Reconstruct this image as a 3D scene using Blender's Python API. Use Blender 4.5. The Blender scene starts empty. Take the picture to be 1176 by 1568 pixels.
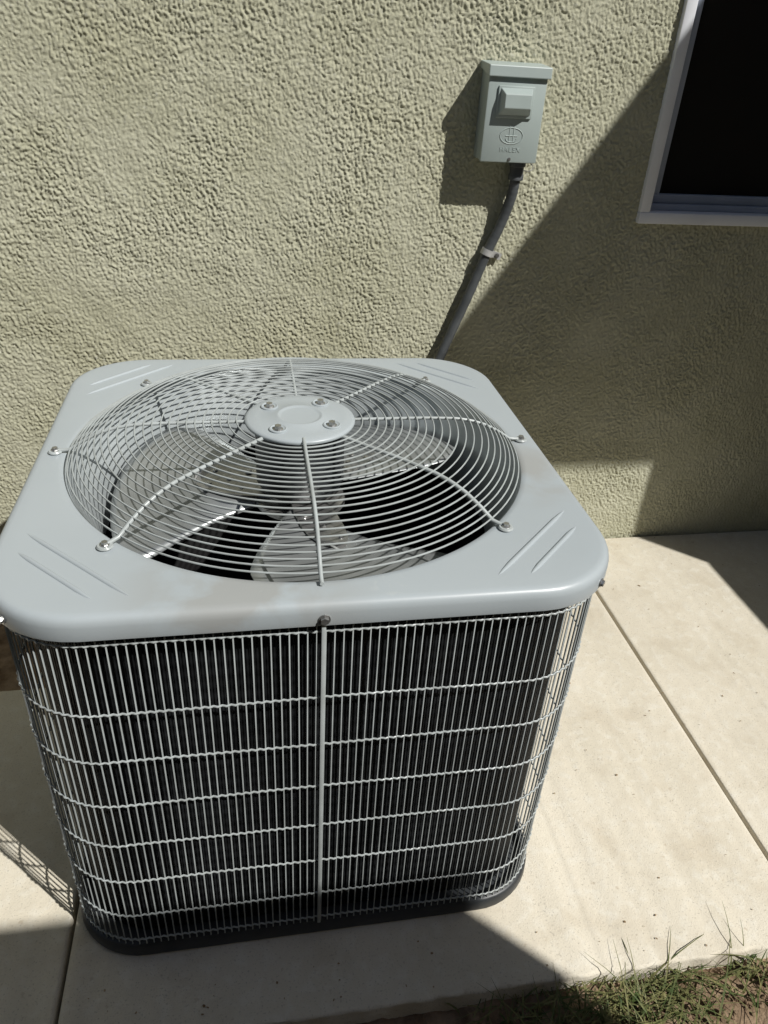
import bpy, bmesh, math, random
import numpy as np
from mathutils import Vector, Matrix
random.seed(7); rng=np.random.RandomState(11)
S=bpy.context.scene
H=1.245
SX,SZ=1.05,1.6          # sun travel direction (-SX, 1, -SZ)

# ------------------------------------------------------------ materials
def mat(name,col,rough=0.6,metal=0.0,col2=None,scale=8.0,detail=4,lo=0.35,hi=0.65,bump=0.0,bscale=200.0,bdist=0.001,spec=0.5,coat=0.0,bump2=0.0,bscale2=60,bdist2=0.002):
    m=bpy.data.materials.new(name); m.use_nodes=True
    nt=m.node_tree; b=nt.nodes['Principled BSDF']
    b.inputs['Base Color'].default_value=(*col,1); b.inputs['Roughness'].default_value=rough
    b.inputs['Metallic'].default_value=metal; b.inputs['Specular IOR Level'].default_value=spec
    b.inputs['Coat Weight'].default_value=coat
    tc=nt.nodes.new('ShaderNodeTexCoord')
    if col2 is not None:
        n=nt.nodes.new('ShaderNodeTexNoise'); n.inputs['Scale'].default_value=scale; n.inputs['Detail'].default_value=detail
        r=nt.nodes.new('ShaderNodeValToRGB'); r.color_ramp.elements[0].position=lo; r.color_ramp.elements[1].position=hi
        r.color_ramp.elements[0].color=(*col,1); r.color_ramp.elements[1].color=(*col2,1)
        nt.links.new(tc.outputs['Object'],n.inputs['Vector']); nt.links.new(n.outputs['Fac'],r.inputs['Fac'])
        nt.links.new(r.outputs['Color'],b.inputs['Base Color'])
    last=None
    for bu,sc,di in ((bump,bscale,bdist),(bump2,bscale2,bdist2)):
        if bu>0:
            n=nt.nodes.new('ShaderNodeTexNoise'); n.inputs['Scale'].default_value=sc; n.inputs['Detail'].default_value=6
            bp=nt.nodes.new('ShaderNodeBump'); bp.inputs['Strength'].default_value=bu; bp.inputs['Distance'].default_value=di
            nt.links.new(tc.outputs['Object'],n.inputs['Vector']); nt.links.new(n.outputs['Fac'],bp.inputs['Height'])
            if last: nt.links.new(last,bp.inputs['Normal'])
            last=bp.outputs['Normal']
    if last: nt.links.new(last,b.inputs['Normal'])
    return m

def layered(m,col,scale,lo,hi,fac=1.0,vec_scale=(1,1,1),detail=6,dist=0.0,around=None,radius=0.2,rot=0.0):
    """mix another noise-masked colour over the current base colour (optionally only near a point of the object)"""
    nt=m.node_tree; b=nt.nodes['Principled BSDF']
    tc=nt.nodes.new('ShaderNodeTexCoord'); mp=nt.nodes.new('ShaderNodeMapping'); mp.inputs['Scale'].default_value=vec_scale; mp.inputs['Rotation'].default_value=(0,0,rot)
    n=nt.nodes.new('ShaderNodeTexNoise'); n.inputs['Scale'].default_value=scale; n.inputs['Detail'].default_value=detail; n.inputs['Distortion'].default_value=dist
    r=nt.nodes.new('ShaderNodeMapRange'); r.inputs['From Min'].default_value=lo; r.inputs['From Max'].default_value=hi; r.inputs['To Max'].default_value=fac
    mx=nt.nodes.new('ShaderNodeMix'); mx.data_type='RGBA'
    nt.links.new(tc.outputs['Object'],mp.inputs['Vector']); nt.links.new(mp.outputs['Vector'],n.inputs['Vector'])
    nt.links.new(n.outputs['Fac'],r.inputs['Value'])
    fs=r.outputs['Result']
    if around is not None:
        vd=nt.nodes.new('ShaderNodeVectorMath'); vd.operation='DISTANCE'; vd.inputs[1].default_value=around
        nt.links.new(tc.outputs['Object'],vd.inputs[0])
        r2=nt.nodes.new('ShaderNodeMapRange'); r2.inputs['From Min'].default_value=radius; r2.inputs['From Max'].default_value=radius*0.35
        nt.links.new(vd.outputs['Value'],r2.inputs['Value'])
        mu=nt.nodes.new('ShaderNodeMath'); mu.operation='MULTIPLY'; nt.links.new(fs,mu.inputs[0]); nt.links.new(r2.outputs['Result'],mu.inputs[1]); fs=mu.outputs[0]
    nt.links.new(fs,mx.inputs['Factor'])
    inp=b.inputs['Base Color']
    if inp.is_linked:
        src=inp.links[0].from_socket; nt.links.new(src,mx.inputs['A'])
    else: mx.inputs['A'].default_value=inp.default_value
    mx.inputs['B'].default_value=(*col,1)
    nt.links.new(mx.outputs['Result'],inp)
    return m

M_stucco=mat('stucco',(0.415,0.410,0.300),0.95,col2=(0.465,0.460,0.350),scale=6,bump=0.6,bscale=450,bdist=0.0014,spec=0.08)
layered(M_stucco,(0.375,0.362,0.235),2.2,0.5,0.75,0.5)
layered(M_stucco,(0.55,0.55,0.48),120,0.58,0.72,0.5)
M_stucco_far=mat('stucco_coarse',(0.415,0.410,0.300),0.95,col2=(0.465,0.460,0.350),scale=6,bump=1.0,bscale=90,bdist=0.006,spec=0.08)
M_conc=mat('concrete',(0.66,0.61,0.505),0.9,col2=(0.61,0.56,0.455),scale=4.5,detail=12,bump=0.8,bscale=420,bdist=0.0010,spec=0.2,bump2=0.5,bscale2=45,bdist2=0.003)
layered(M_conc,(0.70,0.67,0.585),45,0.50,0.66,0.5,detail=12,dist=0.4)
layered(M_conc,(0.36,0.28,0.19),70,0.66,0.73,0.4,detail=3)
layered(M_conc,(0.52,0.455,0.35),9.0,0.54,0.68,0.45,detail=12,dist=0.5)
layered(M_conc,(0.47,0.42,0.33),1.6,0.50,0.68,0.5,detail=12,dist=0.3)
layered(M_conc,(0.30,0.275,0.23),300,0.60,0.70,0.5,detail=2)
M_soil=mat('soil',(0.15,0.10,0.062),1.0,col2=(0.30,0.22,0.145),scale=30,detail=8,bump=0.9,bscale=160,bdist=0.004,spec=0.1)
M_white=mat('vinyl_white',(0.80,0.82,0.86),0.35,col2=(0.72,0.74,0.78),scale=10)
M_greyvinyl=mat('vinyl_grey',(0.38,0.42,0.50),0.4,col2=(0.32,0.36,0.43),scale=12)
M_screen=mat('insect_screen',(0.012,0.011,0.009),0.75,spec=0.15,bump=0.4,bscale=900,bdist=0.0005)
M_paint=mat('painted_sheet_metal',(0.360,0.400,0.418),0.36,col2=(0.380,0.420,0.438),scale=4,bump=0.06,bscale=25,bdist=0.002,bump2=0.15,bscale2=900,bdist2=0.0002)
layered(M_paint,(0.29,0.28,0.255),13,0.42,0.54,0.55,dist=0.3,around=(-0.09,-0.355,0.70),radius=0.16)
layered(M_paint,(0.30,0.285,0.255),10,0.42,0.56,0.5,dist=0.3,around=(0.345,-0.10,0.70),radius=0.12)
layered(M_paint,(0.46,0.485,0.48),90,0.52,0.60,0.45,around=(0.08,-0.365,0.70),radius=0.028)
layered(M_paint,(0.46,0.48,0.49),90,0.73,0.77,0.35)
M_barrel=mat('orifice_galvanised',(0.50,0.54,0.55),0.33,metal=0.3,col2=(0.40,0.44,0.45),scale=7)
M_wire=mat('painted_wire',(0.41,0.445,0.445),0.33,col2=(0.33,0.355,0.35),scale=25)
M_box=mat('disconnect_paint',(0.33,0.385,0.37),0.42,col2=(0.36,0.415,0.40),scale=9,bump=0.05,bscale=80)
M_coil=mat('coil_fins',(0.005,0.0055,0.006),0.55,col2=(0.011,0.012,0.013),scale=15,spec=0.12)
M_dark=mat('dark_interior',(0.008,0.008,0.009),0.8,col2=(0.013,0.013,0.013),scale=8)
M_base=mat('base_pan_paint',(0.022,0.025,0.028),0.45,col2=(0.04,0.044,0.048),scale=12)
M_blade=mat('fan_aluminium',(0.42,0.44,0.44),0.30,metal=0.6,col2=(0.27,0.285,0.285),scale=7,detail=8,bump=0.10,bscale=12,bdist=0.005)
M_steel=mat('zinc_steel',(0.50,0.50,0.49),0.28,metal=0.85,col2=(0.35,0.35,0.34),scale=80)
M_cond=mat('flexible_conduit',(0.060,0.066,0.070),0.42,col2=(0.085,0.092,0.097),scale=30)
M_occluder=mat('occluder_masonry',(0.22,0.20,0.175),0.95,col2=(0.28,0.255,0.22),scale=12,bump=0.5,bscale=90)  # masonry colour shared by the unseen light blockers
M_roof=mat('roof_tile',(0.22,0.16,0.12),0.9,col2=(0.30,0.23,0.18),scale=20)
M_grass=mat('grass_blade',(0.045,0.075,0.018),0.6,col2=(0.20,0.185,0.075),scale=45,spec=0.3)
M_leaf=mat('dry_leaf',(0.20,0.12,0.06),0.8,col2=(0.33,0.24,0.13),scale=60)

def coil_nodes(m):
    nt=m.node_tree;b=nt.nodes['Principled BSDF']
    tc=nt.nodes.new('ShaderNodeTexCoord'); sep=nt.nodes.new('ShaderNodeSeparateXYZ'); nt.links.new(tc.outputs['UV'],sep.inputs[0])
    def sn(sock,k):
        a=nt.nodes.new('ShaderNodeMath');a.operation='MULTIPLY';a.inputs[1].default_value=k;nt.links.new(sock,a.inputs[0])
        s=nt.nodes.new('ShaderNodeMath');s.operation='SINE';nt.links.new(a.outputs[0],s.inputs[0]);return s.outputs[0]
    u=sn(sep.outputs['X'],2*math.pi/0.0042); v=sn(sep.outputs['Y'],2*math.pi/0.021)
    a=nt.nodes.new('ShaderNodeMath');a.operation='ADD';nt.links.new(u,a.inputs[0]);nt.links.new(v,a.inputs[1])
    bp=nt.nodes.new('ShaderNodeBump');bp.inputs['Strength'].default_value=0.7;bp.inputs['Distance'].default_value=0.001
    nt.links.new(a.outputs[0],bp.inputs['Height']);nt.links.new(bp.outputs['Normal'],b.inputs['Normal'])
coil_nodes(M_coil)

# ------------------------------------------------------------ helpers
def link(o,parent=None):
    S.collection.objects.link(o)
    if parent is not None: o.parent=parent
    return o
def empty(name,loc=(0,0,0)):
    e=bpy.data.objects.new(name,None); e.location=loc; e.empty_display_size=0.1; S.collection.objects.link(e); return e
def obj(name,verts,faces,m,parent=None,smooth=False,sharp=None):
    me=bpy.data.meshes.new(name); me.from_pydata([tuple(v) for v in verts],[],[tuple(f) for f in faces]); me.update()
    if m: me.materials.append(m)
    o=bpy.data.objects.new(name,me)
    if smooth:
        me.polygons.foreach_set('use_smooth',[True]*len(me.polygons))
        if sharp: me.set_sharp_from_angle(angle=math.radians(sharp))
    return link(o,parent)
def box(name,x0,x1,y0,y1,z0,z1,m,parent=None,bev=0.0,seg=2):
    bm=bmesh.new(); bmesh.ops.create_cube(bm,size=1)
    for v in bm.verts:
        v.co=Vector(((x0+x1)/2+v.co.x*(x1-x0),(y0+y1)/2+v.co.y*(y1-y0),(z0+z1)/2+v.co.z*(z1-z0)))
    if bev>0: bmesh.ops.bevel(bm,geom=bm.edges[:],offset=bev,segments=seg,profile=0.5,affect='EDGES')
    me=bpy.data.meshes.new(name); bm.to_mesh(me); bm.free(); me.materials.append(m)
    if bev>0:
        me.polygons.foreach_set('use_smooth',[True]*len(me.polygons)); me.set_sharp_from_angle(angle=math.radians(35))
    return link(bpy.data.objects.new(name,me),parent)
def tubes(name,paths,m,parent=None,n=6):
    V=[];F=[]
    for pts,r,closed in paths:
        P=[Vector(p) for p in pts]; k=len(P); base=len(V); prev=None
        for i,p in enumerate(P):
            if closed: t=(P[(i+1)%k]-P[i-1]).normalized()
            else: t=(P[min(i+1,k-1)]-P[max(i-1,0)]).normalized()
            if prev is None:
                a=Vector((0,0,1)) if abs(t.z)<0.9 else Vector((1,0,0))
                u=t.cross(a).normalized()
            else: u=(prev-t*prev.dot(t)).normalized()
            prev=u; w=t.cross(u); rr=r[i] if isinstance(r,(list,tuple)) else r
            for j in range(n):
                an=2*math.pi*j/n; V.append(p+(u*math.cos(an)+w*math.sin(an))*rr)
        kk=k if closed else k-1
        for i in range(kk):
            i2=(i+1)%k
            for j in range(n):
                j2=(j+1)%n
                F.append((base+i*n+j,base+i*n+j2,base+i2*n+j2,base+i2*n+j))
        if not closed:
            F.append(tuple(base+j for j in range(n))[::-1]); F.append(tuple(base+(k-1)*n+j for j in range(n)))
    return obj(name,V,F,m,parent,smooth=True,sharp=60)
def lathe(name,prof,m,parent,cx=0,cy=0,n=64,close_top=False,sharp=40):
    V=[];F=[]
    for r,z in prof:
        for j in range(n):
            a=2*math.pi*j/n; V.append((cx+r*math.cos(a),cy+r*math.sin(a),z))
    for i in range(len(prof)-1):
        for j in range(n):
            j2=(j+1)%n; F.append((i*n+j,i*n+j2,(i+1)*n+j2,(i+1)*n+j))
    if close_top: F.append(tuple((len(prof)-1)*n+j for j in range(n)))
    return obj(name,V,F,m,parent,smooth=True,sharp=sharp)
def rsq(a,R,ang):
    c,s=math.cos(ang),math.sin(ang); ac,as_=abs(c),abs(s)
    if ac>=as_: x=a; y=a*as_/ac
    else: y=a; x=a*ac/as_
    q=a-R
    if x>q and y>q:
        B=-2*(ac*q+as_*q); C=2*q*q-R*R; D=B*B-4*C; t=(-B+math.sqrt(max(D,0)))/2
        x,y=t*ac,t*as_
    return (math.copysign(x,c),math.copysign(y,s))
def rsq_path(a,R,step):
    L=2*(a-R); arc=math.pi*R/2; tot=4*(L+arc); n=int(round(tot/step)); n-=n%4; out=[]
    for i in range(n):
        s=(i+0.0)*tot/n; side=int(s//(L+arc)); t=s-side*(L+arc)
        if t<L: p=Vector((t-L/2,-a)); nn=Vector((0,-1))
        else:
            th=(t-L)/R; p=Vector((L/2+R*math.sin(th),-(a-R)-R*math.cos(th))); nn=Vector((math.sin(th),-math.cos(th)))
        rot=Matrix.Rotation(side*math.pi/2,2); p=rot@p; nn=rot@nn
        out.append((p.x,p.y,nn.x,nn.y))
    return out,tot
def perm(seed):
    r=np.random.RandomState(seed); p=r.permutation(256); g=r.rand(256)*2*np.pi; return p,np.cos(g),np.sin(g)
def perlin(x,y,seed):
    p,gx,gy=perm(seed); xi=np.floor(x).astype(int); yi=np.floor(y).astype(int); xf=x-xi; yf=y-yi
    def g(ix,iy,dx,dy):
        h=p[(p[ix&255]+iy)&255]; return gx[h]*dx+gy[h]*dy
    u=xf*xf*xf*(xf*(xf*6-15)+10); v=yf*yf*yf*(yf*(yf*6-15)+10)
    a=g(xi,yi,xf,yf); b=g(xi+1,yi,xf-1,yf); c=g(xi,yi+1,xf,yf-1); d=g(xi+1,yi+1,xf-1,yf-1)
    return (a*(1-u)+b*u)*(1-v)+(c*(1-u)+d*u)*v
def sstep(a,b,x):
    t=np.clip((x-a)/(b-a),0,1); return t*t*(3-2*t)
def grid_mesh(name,X,Y,Z,mask,m,parent):
    ny,nx=X.shape; idx=np.arange(nx*ny).reshape(ny,nx)
    q=np.stack([idx[:-1,:-1],idx[:-1,1:],idx[1:,1:],idx[1:,:-1]],-1)
    q=q[mask] if mask is not None else q.reshape(-1,4)
    me=bpy.data.meshes.new(name); me.vertices.add(nx*ny)
    me.vertices.foreach_set('co',np.stack([X,Y,Z],-1).astype(np.float32).ravel())
    nf=len(q); me.loops.add(nf*4); me.loops.foreach_set('vertex_index',q.ravel().astype(np.int32))
    me.polygons.add(nf); me.polygons.foreach_set('loop_start',np.arange(0,nf*4,4,dtype=np.int32))
    me.update(calc_edges=True); me.polygons.foreach_set('use_smooth',np.ones(nf,bool)); me.materials.append(m); me.update()
    return link(bpy.data.objects.new(name,me),parent)

# ------------------------------------------------------------ HOUSE
WY=1.76
WX0,WX1,WZ0=0.926,1.76,0.919
house=empty('stucco_house')
st=0.0021
xs=np.arange(-1.35,2.10+st,st); zs=np.arange(-0.05,1.72,st)
X,Z=np.meshgrid(xs,zs)
wx=X+0.004*perlin(X/0.02,Z/0.02,1); wz=Z+0.004*perlin(X/0.02,Z/0.02,2)
c30,s30=math.cos(0.35),math.sin(0.35); ux=wx*c30+wz*s30; uz=-wx*s30+wz*c30
n1=perlin(ux/0.0060,uz/0.0080,3); n2=perlin(wx/0.0036,wz/0.0041,4); n3=perlin(X/0.05,Z/0.06,5); n4=perlin(ux/0.011,uz/0.022,6)
n5=perlin(ux/0.012,uz/0.016,7); n6=perlin(X/0.16,Z/0.2,8)
amp=0.82+0.75*n6
h=sstep(-0.30,0.35,n1+0.6*n2+0.36*n5+0.3*n3)*0.0029*amp - sstep(0.07,0.0,np.abs(n4))*0.0013 + 0.0008*n2+0.0010*n3
Y=WY-0.001-h
cx=(X[:-1,:-1]+X[1:,1:])/2; cz=(Z[:-1,:-1]+Z[1:,1:])/2
mask=~((cx>WX0+0.012)&(cx<WX1-0.012)&(cz>WZ0+0.012))
grid_mesh('wall_front',X,Y,Z,mask,M_stucco,house)
box('wall_left',-6,-1.349,WY+0.0,WY+0.2,-0.1,2.75,M_stucco_far,house)
box('wall_above',-1.35,WX0,WY+0.0,WY+0.2,1.70,2.75,M_stucco_far,house)
box('wall_above_window',WX0,2.1,WY+0.001,WY+0.2,2.1,2.75,M_stucco_far,house)
box('wall_beside_window',WX1,2.1,WY+0.0,WY+0.2,1.70,2.099,M_stucco_far,house)
box('occluder_wall_right',2.10,5.5,0.85,WY+0.2,-0.1,2.59,M_stucco_far,house)  # unseen occluder, corner set to shade wall and ground at the right
box('occluder_slab_right',1.882,5.8,0.291,WY+0.0,2.595,2.745,M_roof,house)  # unseen slab, edges shaped to cast the diagonal shadow on the wall
box('roof_eave',-6,1.878,WY-0.002,4,2.76,2.88,M_roof,house)
win=empty('window'); win.parent=house
def framebars(prefix,x0,x1,z0,z1,w,y0,y1,m,bev):
    box(prefix+'_sill',x0,x1,y0,y1,z0,z0+w,m,win,bev); box(prefix+'_head',x0,x1,y0,y1,z1-w,z1,m,win,bev)
    box(prefix+'_jamb_left',x0,x0+w,y0+0.0015,y1,z0+w-0.001,z1-w+0.001,m,win,bev); box(prefix+'_jamb_right',x1-w,x1,y0+0.0015,y1,z0+w-0.001,z1-w+0.001,m,win,bev)
framebars('frame',WX0,WX1,WZ0,2.09,0.026,WY-0.016,WY+0.06,M_white,0.003)
framebars('track',WX0+0.0265,WX1-0.0265,WZ0+0.0265,2.063,0.014,WY+0.012,WY+0.06,M_greyvinyl,0.002)
framebars('sash',WX0+0.041,WX1-0.041,WZ0+0.041,2.048,0.020,WY+0.024,WY+0.06,M_greyvinyl,0.003)
box('screen',WX0+0.05,WX1-0.05,WY+0.040,WY+0.05,WZ0+0.05,2.03,M_screen,win)

# ------------------------------------------------------------ GROUND
gx=np.concatenate([np.linspace(-60,-1.6,12),np.arange(-1.5,2.6,0.010),np.linspace(2.7,60,12)])
gy=np.concatenate([np.linspace(-60,-0.6,12),np.arange(-0.5,1.75,0.010),np.linspace(1.8,60,12)])
GX,GY=np.meshgrid(gx,gy)
near=((GX>-1.5)&(GX<2.6)&(GY>-0.5)&(GY<1.75))
GZ=-0.045+near*(0.014*perlin(GX/0.06,GY/0.06,21)+0.012*np.abs(perlin(GX/0.025,GY/0.025,22))+0.02*perlin(GX/0.3,GY/0.3,23))
inslab=(GY>0.56)
GZ=np.where(inslab,np.minimum(GZ,-0.04),GZ); GZ=np.where(inslab&(GX>-0.32),-0.12,GZ)
grid_mesh('ground',GX,GY,GZ,None,M_soil,None)
slab=empty('concrete_patio')
def slabpiece(name,x0,x1,y0,y1,seed):
    bm=bmesh.new(); bmesh.ops.create_cube(bm,size=1)
    for v in bm.verts: v.co=Vector(((x0+x1)/2+v.co.x*(x1-x0),(y0+y1)/2+v.co.y*(y1-y0),-0.06+v.co.z*0.12))
    ex=[e for e in bm.edges if abs(e.verts[0].co.x-e.verts[1].co.x)>0.5]
    bmesh.ops.subdivide_edges(bm,edges=ex,cuts=int((x1-x0)/0.010),use_grid_fill=True)
    fe=[e for e in bm.edges if abs(e.verts[0].co.z)<1e-5 and abs(e.verts[1].co.z)<1e-5 and (abs(e.verts[0].co.y-e.verts[1].co.y)<1e-5 and (abs(e.verts[0].co.y-y0)<1e-5 or abs(e.verts[0].co.y-y1)<1e-5) or (abs(e.verts[0].co.x-e.verts[1].co.x)<1e-5 and (abs(e.verts[0].co.x-x0)<1e-5 or abs(e.verts[0].co.x-x1)<1e-5)))]
    bmesh.ops.bevel(bm,geom=fe,offset=0.006,segments=3,profile=0.5,affect='EDGES')
    for v in bm.verts:
        if v.co.y<y0+0.03 and y0<0.6:
            k=(perlin(np.array([v.co.x/0.03]),np.array([v.co.z/0.02+3.3]),seed)[0]+0.5*perlin(np.array([v.co.x/0.010]),np.array([v.co.z/0.01]),seed+1)[0])
            v.co.y+=0.005*k
            if v.co.z>-0.01 and v.co.y<y0+0.008: v.co.z-=max(0,0.005*k)
    me=bpy.data.meshes.new(name); bm.to_mesh(me); bm.free(); me.materials.append(M_conc)
    me.polygons.foreach_set('use_smooth',[True]*len(me.polygons)); me.set_sharp_from_angle(angle=math.radians(40))
    return link(bpy.data.objects.new(name,me),slab)
slabpiece('slab_middle',-0.320,0.916,0.545,1.752,31)
slabpiece('slab_right',0.922,2.6,0.545,1.752,33)
slabpiece('slab_left',-2.6,-0.326,0.545,1.29,35)

# ------------------------------------------------------------ AIR CONDITIONER
CX,CY=0.073,1.058
ac=empty('air_conditioner_unit',(CX,CY,0))
T=0.700; HA=0.395; RC=0.125
prof=[(0.014,0.667),(0.004,0.666),(0.0006,0.668),(0.0,0.672),(0.0,0.687),(0.0012,0.693),(0.004,0.6975),(0.008,0.6995),(0.013,0.700),(0.03,0.700)]
N=192
angs=[2*math.pi*(j+0.5)/N for j in range(N)]
def ringsurf(name,rings,m):
    V=[];F=[]
    for rg in rings: V+=rg
    for i in range(len(rings)-1):
        for j in range(N):
            j2=(j+1)%N; F.append((i*N+j,i*N+j2,(i+1)*N+j2,(i+1)*N+j))
    return obj(name,V,F,m,ac,smooth=True,sharp=50)
rings=[]
for off,z in prof: rings.append([(*rsq(HA-off,RC-off*0.8,a),z) for a in angs])
for r,z in [(0.358,0.700),(0.352,0.6995),(0.349,0.698)]: rings.append([(r*math.cos(a),r*math.sin(a),z) for a in angs])
ringsurf('top_cover',rings,M_paint)
rings=[[(r*math.cos(a),r*math.sin(a),z) for a in angs] for r,z in [(0.349,0.698),(0.3455,0.694),(0.342,0.685),(0.335,0.665),(0.325,0.640),(0.317,0.615),(0.313,0.590),(0.313,0.555),(0.318,0.545)]]
ringsurf('fan_orifice',rings,M_barrel)
ribs=[]
for sx in (1,-1):
    for sy in (1,-1):
        for (a,b) in (((0.215,0.362),(0.362,0.215)),((0.258,0.362),(0.362,0.258))):
            p=Vector((a[0]*sx,a[1]*sy,T-0.0012)); q=Vector((b[0]*sx,b[1]*sy,T-0.0012))
            pts=[p.lerp(q,t) for t in np.linspace(0,1,12)]
            rr=[0.0008+0.0030*min(1,min(i,11-i)/1.5) for i in range(12)]
            ribs.append((pts,rr,False))
tubes('embossed_ribs',ribs,M_paint,ac,n=10)
def shell(name,a,R,z0,z1,m,n=160):
    pts,tot=rsq_path(a,R,0.02); n=len(pts)
    V=[(p[0],p[1],z0) for p in pts]+[(p[0],p[1],z1) for p in pts]
    F=[(i,(i+1)%n,n+(i+1)%n,n+i) for i in range(n)]
    o=obj(name,V,F,m,ac,smooth=True)
    uv=o.data.uv_layers.new(name='UVMap'); st=tot/n
    for f,poly in enumerate(o.data.polygons):
        i=f
        for li,(uu,vv) in zip(poly.loop_indices,((i*st,z0),((i+1)*st,z0),((i+1)*st,z1),(i*st,z1))): uv.data[li].uv=(uu,vv)
    return o
shell('condenser_coil',0.362,0.105,0.03,0.672,M_coil)
shell('coil_inner_face',0.348,0.10,0.03,0.672,M_dark)
rings=[]
for off,z in [(0.0,0.004),(-0.001,0.008),(0.0,0.028),(0.003,0.032),(0.012,0.032),(0.014,0.022),(0.39,0.022)]:
    rings.append([(*rsq(0.388-off if off<0.3 else 0.01,0.115 if off<0.3 else 0.005,a),z) for a in angs])
ringsurf('base_pan',rings,M_base)
GA=0.3845; GR=0.115
vp,tot=rsq_path(GA,GR,0.0108)
paths=[]
for (x,y,nx,ny) in vp:
    dx_=random.gauss(0,0.0005); tx,ty=-ny*dx_,nx*dx_
    paths.append(([(x,y,0.028),(x+tx,y+ty,0.35),(x,y,0.664),(x-nx*0.006,y-ny*0.006,0.670)],0.00105,False))
tubes('grille_vertical_wires',paths,M_wire,ac,n=5)
rows=[0.652,0.541,0.455,0.369,0.283,0.197,0.111,0.045]
hp,tot=rsq_path(GA+0.0006,GR,0.0108/4)
paths=[]
for z in rows:
    pts=[]
    for i,(x,y,nx,ny) in enumerate(hp):
        k=0.0010*math.cos(2*math.pi*i/4.0); pts.append((x+nx*k,y+ny*k,z+0.0008*math.sin(i*0.037+z*30)))
    paths.append((pts,0.0015,True))
tubes('grille_horizontal_wires',paths,M_wire,ac,n=6)
box('grille_centre_rod',-0.0027,0.0027,-GA-0.006,-GA-0.0025,0.034,0.668,M_wire,ac,0.001)
for nm,x,y in (('grille_rod_right',1,0),('grille_rod_left',-1,0),('grille_rod_back',0,1)):
    px,py=x*(GA+0.004),y*(GA+0.004); box(nm,px-0.0028,px+0.0028,py-0.0028,py+0.0028,0.034,0.668,M_wire,ac,0.001)
def screw(name,p,axis,parent,r=0.0055,hgt=0.004,m=M_steel):
    bm=bmesh.new()
    bmesh.ops.create_cone(bm,cap_ends=True,segments=20,radius1=r*1.35,radius2=r*1.3,depth=0.0014,matrix=Matrix.Translation((0,0,0.0007)))
    bmesh.ops.create_cone(bm,cap_ends=True,segments=6,radius1=r,radius2=r*0.93,depth=hgt,matrix=Matrix.Translation((0,0,0.0014+hgt/2)))
    q=Vector((0,0,1)).rotation_difference(Vector(axis)).to_matrix().to_4x4()
    bm.transform(Matrix.Translation(p)@q)
    me=bpy.data.meshes.new(name); bm.to_mesh(me); bm.free(); me.materials.append(m)
    return link(bpy.data.objects.new(name,me),parent)
screw('skirt_screw_front',(0,-HA,0.678),(0,-1,0),ac)
for i,a in enumerate((-135,-45,45,135)):
    r=math.radians(a); x,y=rsq(HA,RC,r); screw('skirt_screw_%d'%i,(x,y,0.678),(math.cos(r),math.sin(r),0),ac,r=0.0045,hgt=0.003)
screw('skirt_screw_right',(HA,0,0.678),(1,0,0),ac,r=0.0045,hgt=0.003); screw('skirt_screw_left',(-HA,0,0.678),(-1,0,0),ac,r=0.0045,hgt=0.003)
guard=empty('fan_guard'); guard.parent=ac
def gz(r):
    pts=[(0.0,0.050),(0.085,0.048),(0.20,0.048),(0.25,0.046),(0.275,0.042),(0.30,0.034),(0.325,0.020),(0.345,0.006),(0.37,0.003)]
    return T+float(np.interp(r,[p[0] for p in pts],[p[1] for p in pts]))
paths=[]
rad=list(np.linspace(0.0970,0.283,16))+[0.2935,0.3035,0.3130,0.3210,0.3285,0.3360,0.3435]
for r in rad:
    paths.append(([(r*math.cos(t),r*math.sin(t),gz(r)+0.0005*math.sin(3*t+r*50)) for t in np.linspace(0,2*math.pi,128,endpoint=False)],0.00125,True))
tubes('guard_rings',paths,M_wire,guard,n=6)
paths=[]
for k in range(8):
    a=k*math.pi/4; e=0.366 if k%2 else 0.362
    rr=np.concatenate([np.linspace(0.075,0.345,30),[e-0.008,e]])
    off=0.0030 if k==6 else -0.0026
    pts=[(r*math.cos(a),r*math.sin(a),(gz(r)+off*(1-max(0,(r-0.30)/0.06)) if r<0.346 else T+0.0042)) for r in rr]
    paths.append((pts,0.0031 if k%2 else 0.0027,False))
tubes('guard_spokes',paths,M_wire,guard,n=8)
for k in range(8):
    a=k*math.pi/4; e=0.366
    if k==6 or k==2: continue
    c=Vector((e*math.cos(a),e*math.sin(a),T+0.0025))
    lathe('foot_loop_%d'%k,[(0.0045,-0.0020+c.z),(0.009,-0.0020+c.z),(0.0105,c.z),(0.009,0.0020+c.z),(0.0045,0.0020+c.z)],M_wire,guard,c.x,c.y,n=20)
    screw('foot_bolt_%d'%k,(c.x,c.y,c.z+0.0018),(0,0,1),guard,r=0.0045,hgt=0.0035)
HZ=T+0.051
hub=[(0.084,HZ-0.006),(0.0855,HZ-0.003),(0.084,HZ-0.0005),(0.080,HZ+0.001),(0.066,HZ+0.0015),(0.040,HZ+0.0025),(0.0355,HZ+0.0045),(0.033,HZ+0.0045),(0.0305,HZ+0.003),(0.0285,HZ+0.0028),(0.004,HZ+0.003)]
hubo=lathe('hub_plate',hub,M_paint,guard,n=96,close_top=True,sharp=60)
for k in range(4):
    a=math.pi/4+k*math.pi/2+0.12; c=(0.058*math.cos(a),0.058*math.sin(a))
    lathe('hub_dimple_%d'%k,[(0.0135,HZ+0.0010),(0.0135,HZ+0.0036),(0.0120,HZ+0.0044),(0.0100,HZ+0.0028),(0.0055,HZ+0.0022)],M_paint,guard,c[0],c[1],n=24)
    screw('hub_bolt_%d'%k,(c[0],c[1],HZ+0.0018),(0,0,1),guard,r=0.0058,hgt=0.0055)
lathe('fan_motor',[(0.060,T+0.043),(0.068,T+0.040),(0.070,T+0.02),(0.070,T-0.055),(0.064,T-0.066),(0.02,T-0.068),(0.008,T-0.068),(0.008,T-0.105)],M_base,guard,n=48)
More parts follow.
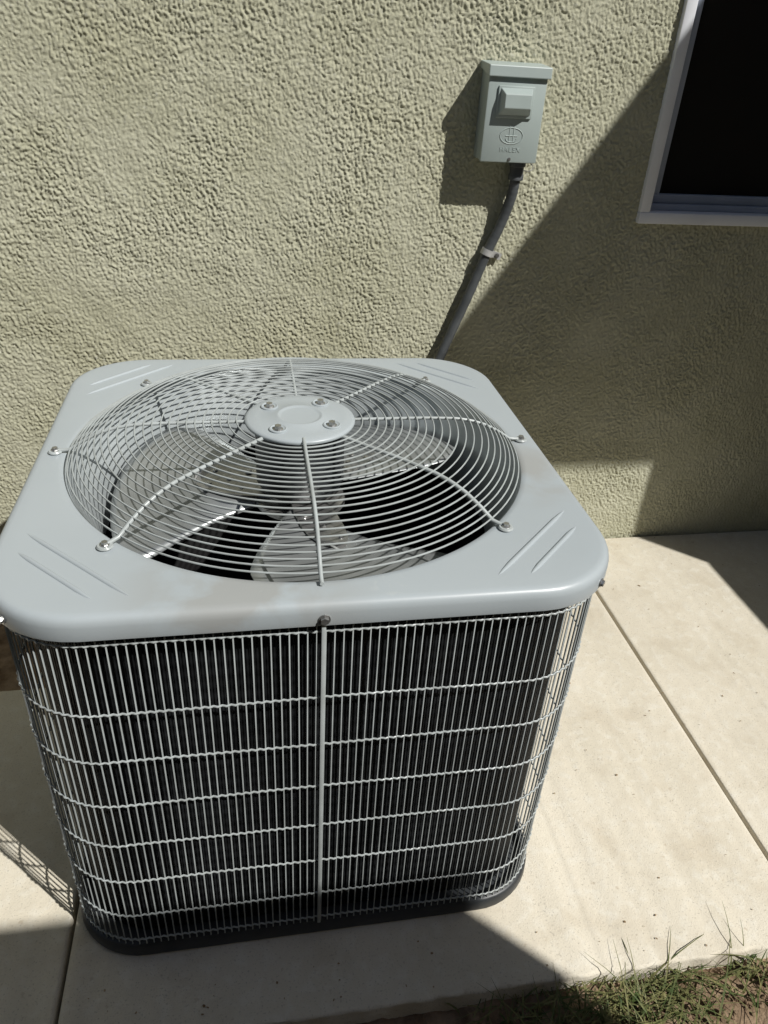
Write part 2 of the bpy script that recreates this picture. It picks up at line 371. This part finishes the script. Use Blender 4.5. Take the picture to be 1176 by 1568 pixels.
fan=empty('fan'); fan.parent=ac
FZ=T-0.092
lathe('fan_hub',[(0.008,FZ+0.02),(0.022,FZ+0.018),(0.030,FZ+0.004),(0.072,FZ+0.002),(0.074,FZ-0.004),(0.02,FZ-0.006)],M_steel,fan,n=40)
def blade(name,a0):
    V=[];F=[];nr_,nt=22,20
    for i in range(nr_):
        t=i/(nr_-1); r=0.055+0.243*t
        w=math.radians(50+26*math.sin(min(1,t*1.1)*math.pi/2))
        sw=math.radians(-8+14*t)
        cr=1.0-0.14*max(0,(t-0.80)/0.20)**2-0.25*max(0,(0.18-t)/0.18)**2
        for j in range(nt):
            s=j/(nt-1)-0.5
            th=a0+sw+s*w*cr
            z=FZ-0.085*s*(0.35+0.65*t)*(1-0.25*t)+0.010*(1-4*s*s)
            V.append((r*math.cos(th),r*math.sin(th),z))
    for i in range(nr_-1):
        for j in range(nt-1):
            F.append((i*nt+j,i*nt+j+1,(i+1)*nt+j+1,(i+1)*nt+j))
    o=obj(name,V,F,M_blade,fan,smooth=True); md=o.modifiers.new('s','SOLIDIFY'); md.thickness=0.0018
    for q,(rr,ss) in enumerate(((0.095,-0.22),(0.095,0.18),(0.150,-0.10),(0.150,0.12),(0.12,0.0))):
        th=a0+ss-0.05; screw(name+'_rivet_%d'%q,(rr*math.cos(th),rr*math.sin(th),FZ+0.0155-0.03*ss),(0,0,1),fan,r=0.005,hgt=0.003)
    c,s=math.cos(a0-0.05),math.sin(a0-0.05); V=[]
    for r,w in ((0.03,0.028),(0.08,0.034),(0.12,0.034),(0.150,0.030),(0.170,0.020),(0.178,0.008)):
        for sg in (-1,1): V.append((r*c-sg*w*s,r*s+sg*w*c,FZ+0.0145-sg*0.007))
    F=[(2*i,2*i+1,2*i+3,2*i+2) for i in range(5)]
    o=obj(name+'_bracket',V,F,M_steel,fan); md=o.modifiers.new('s','SOLIDIFY'); md.thickness=0.003
for i,a in enumerate((165,285,45)): blade('blade_%d'%(i+1),math.radians(a))

# ------------------------------------------------------------ DISCONNECT BOX
dx=empty('electrical_disconnect_box')
bx0,bx1,bz0,bz1=0.504,0.630,1.046,1.222; yf=1.694
box('enclosure',bx0+0.002,bx1-0.002,yf+0.006,WY+0.003,bz0+0.002,bz1,M_box,dx,0.003)
box('front_cover',bx0,bx1,yf,yf+0.012,bz0,bz1-0.012,M_box,dx,0.003)
V=[(bx0-0.003,WY,bz1+0.010),(bx1+0.005,WY,bz1+0.010),(bx1+0.005,yf-0.005,bz1+0.004),(bx0-0.003,yf-0.005,bz1+0.004),
   (bx0-0.003,WY,bz1-0.004),(bx1+0.005,WY,bz1-0.004),(bx1+0.005,yf-0.007,bz1-0.017),(bx0-0.003,yf-0.007,bz1-0.017)]
o=obj('rain_hood',V,[(0,3,2,1),(4,5,6,7),(0,1,5,4),(1,2,6,5),(2,3,7,6),(3,0,4,7)],M_box,dx)
md=o.modifiers.new('b','BEVEL'); md.width=0.002; md.segments=2
box('handle_plate',0.526,0.604,yf-0.0045,yf+0.004,1.131,1.190,M_box,dx,0.002)
V=[(0.530,yf-0.003,1.187),(0.600,yf-0.003,1.187),(0.600,yf-0.003,1.136),(0.530,yf-0.003,1.136),
   (0.537,yf-0.020,1.176),(0.594,yf-0.020,1.176),(0.594,yf-0.022,1.150),(0.537,yf-0.022,1.150)]
o=obj('pull_handle',V,[(4,5,6,7)[::-1],(0,1,5,4)[::-1],(1,2,6,5)[::-1],(2,3,7,6)[::-1],(3,0,4,7)[::-1]],M_box,dx); md=o.modifiers.new('b','BEVEL'); md.width=0.0015; md.segments=2
el=[((0.5665+0.025*math.cos(t),yf-0.0002,1.098+0.0155*math.sin(t))) for t in np.linspace(0,2*math.pi,48,endpoint=False)]
tubes('embossed_oval',[(el,0.0009,True)],M_box,dx,n=6)
bars=[([(0.5665+d,yf-0.0002,1.086),(0.5665+d,yf-0.0002,1.118)],0.0009,False) for d in (-0.0045,0.0045)]
bars+=[([(0.5665-0.013,yf-0.0002,1.098),(0.5665+0.013,yf-0.0002,1.098)],0.0009,False)]
bars+=[([(0.5665+0.012*math.cos(t),yf-0.0002,1.093+0.007*math.sin(t)) for t in np.linspace(math.pi,2*math.pi,14)],0.0009,False)]
tubes('embossed_mark',bars,M_box,dx,n=6)
cu=bpy.data.curves.new('embossed_letters','FONT'); cu.body='HALEX'; cu.size=0.0125; cu.align_x='CENTER'; cu.extrude=0.0005; cu.space_character=1.25
to=bpy.data.objects.new('embossed_letters',cu); cu.materials.append(M_box); to.location=(0.5665,yf-0.0004,1.0675); to.rotation_euler=(math.pi/2,0,0); link(to,dx)
screw('cover_screw',(0.568,yf-0.0002,1.053),(0,-1,0),dx,r=0.0026,hgt=0.001)
lathe('conduit_connector',[(0.013,1.050),(0.0185,1.048),(0.0185,1.036),(0.0155,1.034),(0.0155,1.020),(0.017,1.018),(0.017,1.008),(0.012,1.006)],M_cond,dx,0.602,1.732,n=24)
lp=[(0.616+0.013*math.cos(t),1.705+0.006*math.sin(t),1.038+0.008*math.sin(t)) for t in np.linspace(-2.4,2.9,22)]
tubes('seal_wire',[(lp,0.0008,False)],M_base,dx,n=6)
def catmull(P,n=14):
    P=[Vector(p) for p in P]; out=[]
    for i in range(len(P)-1):
        p0=P[max(i-1,0)];p1=P[i];p2=P[i+1];p3=P[min(i+2,len(P)-1)]
        for k in range(n):
            t=k/n; out.append(0.5*((2*p1)+(-p0+p2)*t+(2*p0-5*p1+4*p2-p3)*t*t+(-p0+3*p1-3*p2+p3)*t**3))
    out.append(P[-1]); return out
cp=catmull([(0.602,1.732,1.012),(0.598,1.733,0.97),(0.583,1.738,0.91),(0.560,1.740,0.848),(0.525,1.738,0.745),(0.475,1.732,0.610),(0.44,1.70,0.52),(0.40,1.62,0.44),(0.36,1.45,0.38)])
cr=[0.0116+0.0003*math.sin(i*1.9) for i in range(len(cp))]
cond=empty('electrical_conduit')
tubes('flexible_conduit_run',[(cp,cr,False)],M_cond,cond,n=16)
d=(Vector((0.525,1.738,0.745))-Vector((0.583,1.738,0.91))).normalized(); side=Vector((-d.z,0,d.x))
c=Vector((0.560,1.740,0.848)); 
if side.x<0: side=-side
V=[];F=[];n=24
for (t,r) in [(-0.007,0.0135),(-0.007,0.0152),(0.007,0.0152),(0.007,0.0135)]:
    for j in range(n):
        a=2*math.pi*j/n; V.append(c+d*t+side*r*math.cos(a)+Vector((0,1,0))*r*math.sin(a))
for i in range(3):
    for j in range(n): F.append((i*n+j,i*n+(j+1)%n,(i+1)*n+(j+1)%n,(i+1)*n+j))
M_strap=mat('strap_galvanised',(0.55,0.55,0.54),0.45,metal=0.3,col2=(0.42,0.42,0.41),scale=60)
obj('strap_ring',V,F,M_strap,cond,smooth=True,sharp=40)
e=side*0.015; f=side*0.040
tab=[c+e-d*0.0075,c+f-d*0.0075,c+f+d*0.0075,c+e+d*0.0075]
tab=[Vector((v.x,1.748,v.z)) for v in tab]
o=obj('strap_tab',tab+[v+Vector((0,0.003,0)) for v in tab],[(0,1,2,3),(7,6,5,4),(0,4,5,1),(1,5,6,2),(2,6,7,3),(3,7,4,0)],M_strap,cond)
pp=c+side*0.029; screw('strap_screw',(pp.x,1.7475,pp.z),(0,-1,0),cond,r=0.0042,hgt=0.003)

# ------------------------------------------------------------ unseen blocks added to cast shadows and cut sky light
occ_rear=box('occluder_wall_rear',-6,1.67,-0.75,-0.60,-0.1,2.157,M_occluder)  # unseen occluder, height and end set for the shadow before the unit
occ_low=box('occluder_wall_low',2.10,2.25,-0.3,0.845,-0.1,1.20,M_occluder)  # unseen occluder, top set to draw the right-hand ground shadow edge
sky_block=empty('sky_blocker')  # unseen building added behind the camera to darken the shadows
box('sky_blocker_body',-9,7,-8,-3.0,-0.1,4.6,M_occluder,sky_block)
V=[(-9.4,-8.4,4.61),(7.4,-8.4,4.61),(7.4,-2.75,4.61),(-9.4,-2.75,4.61),(-9.4,-5.5,6.1),(7.4,-5.5,6.1)]
obj('sky_blocker_roof',V,[(0,1,2,3)[::-1],(3,2,5,4),(1,0,4,5),(0,3,4),(2,1,5)],M_roof,sky_block)

# ------------------------------------------------------------ grass and debris
def blades(n,fx,name):
    V=[];F=[]
    for _ in range(n):
        x,y,L,lean,az,w=fx()
        z=-0.045; k=7; b=len(V); dirx,diry=math.cos(az),math.sin(az); px,py=-diry,dirx
        for i in range(k):
            t=i/(k-1); out=lean*L*t*t; zz=z+L*(t-0.35*lean*t*t*t)
            ww=w*(1-t**1.6)+0.0002; cx_,cy_=x+dirx*out,y+diry*out
            V.append((cx_-px*ww,cy_-py*ww,zz)); V.append((cx_+px*ww,cy_+py*ww,zz))
        for i in range(k-1): F.append((b+2*i,b+2*i+1,b+2*i+3,b+2*i+2))
    return obj(name,V,F,M_grass)
clumps=[(0.53,0.500,0.030),(0.56,0.510,0.025),(0.49,0.50,0.035),(0.41,0.50,0.04),(0.62,0.505,0.03),(0.53,0.46,0.04),(0.45,0.47,0.06),(0.66,0.515,0.03),(0.34,0.505,0.04),(0.60,0.47,0.06),(0.78,0.52,0.03)]
def fx():
    c=random.choice(clumps); x=random.gauss(c[0],c[2]); y=min(random.gauss(c[1],0.022),0.536)
    return x,y,random.choice((1,1,1,1.6))*random.uniform(0.022,0.064),random.uniform(0.4,2.0),random.uniform(0,2*math.pi),random.uniform(0.0009,0.0019)
blades(620,fx,'grass')
V=[];F=[]
for _ in range(170):
    x=random.uniform(0.45,1.5); y=random.uniform(0.58,1.72)
    if random.random()<0.25: x=random.uniform(-0.3,0.9); y=random.uniform(0.56,0.64)
    if random.random()<0.2: y=random.uniform(1.68,1.745)
    r=random.uniform(0.0008,0.0028)*(2.0 if random.random()<0.07 else 1); a=random.uniform(0,6.28); b=len(V); el_=random.uniform(0.3,0.8)
    for j in range(6):
        t=2*math.pi*j/6; u=r*math.cos(t); v=r*el_*math.sin(t)
        V.append((x+u*math.cos(a)-v*math.sin(a),y+u*math.sin(a)+v*math.cos(a),0.0012+0.0015*random.random()))
    F.append(tuple(b+j for j in range(6)))
obj('dry_leaf_litter',V,F,M_leaf)
bm=bmesh.new()
for _ in range(650):
    x=random.uniform(0.3,1.4); y=random.uniform(0.30,0.537); r=random.uniform(0.002,0.008)*(2.2 if random.random()<0.10 else 1)
    mtx=Matrix.Translation((x,y,-0.038+random.uniform(-0.004,0.006)))@Matrix.Rotation(random.uniform(0,6),4,'Z')@Matrix.Diagonal((r,r*random.uniform(.5,1),r*random.uniform(.4,.8),1))
    vs=bmesh.ops.create_icosphere(bm,subdivisions=2,radius=1,matrix=mtx)['verts']
    for v in vs: v.co+=Vector([random.uniform(-.2,.2)*r for _ in range(3)])
me=bpy.data.meshes.new('soil_clods'); bm.to_mesh(me); bm.free(); me.materials.append(M_soil); link(bpy.data.objects.new('soil_clods',me))

# ------------------------------------------------------------ light
sd=Vector((-SX,1,-SZ)).normalized()
L=bpy.data.lights.new('sun','SUN'); L.energy=5.0; L.angle=math.radians(0.53); L.color=(1.0,0.975,0.93)
lo=bpy.data.objects.new('sun',L); lo.rotation_euler=sd.to_track_quat('-Z','Y').to_euler(); lo.location=(3,-3,5); S.collection.objects.link(lo)
w=bpy.data.worlds.new('World'); S.world=w; w.use_nodes=True; nt=w.node_tree
bg=nt.nodes['Background']; sky=nt.nodes.new('ShaderNodeTexSky'); sky.sky_type='NISHITA'; sky.sun_disc=False
sky.sun_elevation=math.asin(-sd.z); sky.sun_rotation=math.atan2(SX,-1.0)
nt.links.new(sky.outputs['Color'],bg.inputs['Color']); bg.inputs['Strength'].default_value=0.05
S.view_settings.view_transform='Standard'; S.view_settings.look='None'; S.view_settings.exposure=0

# ------------------------------------------------------------ camera
psi=math.radians(11.5); c,s=math.cos(math.radians(32)),math.sin(math.radians(32))
hh=Vector((math.sin(psi),math.cos(psi),0)); R0=Vector((math.cos(psi),-math.sin(psi),0)); z=Vector((0,0,1))
Fw=hh*c-z*s; U0=hh*s+z*c
rl=math.atan2(120,1824); R=R0*math.cos(rl)+U0*math.sin(rl); U=U0*math.cos(rl)-R0*math.sin(rl)
cam=bpy.data.cameras.new('camera'); co=bpy.data.objects.new('camera',cam); S.collection.objects.link(co)
B=-Fw
co.matrix_world=Matrix(((R.x,U.x,B.x,0),(R.y,U.y,B.y,0),(R.z,U.z,B.z,H),(0,0,0,1)))
cam.sensor_fit='VERTICAL'; cam.sensor_height=24; cam.lens=24*1140/1568; cam.clip_start=0.02; cam.clip_end=500
S.camera=co
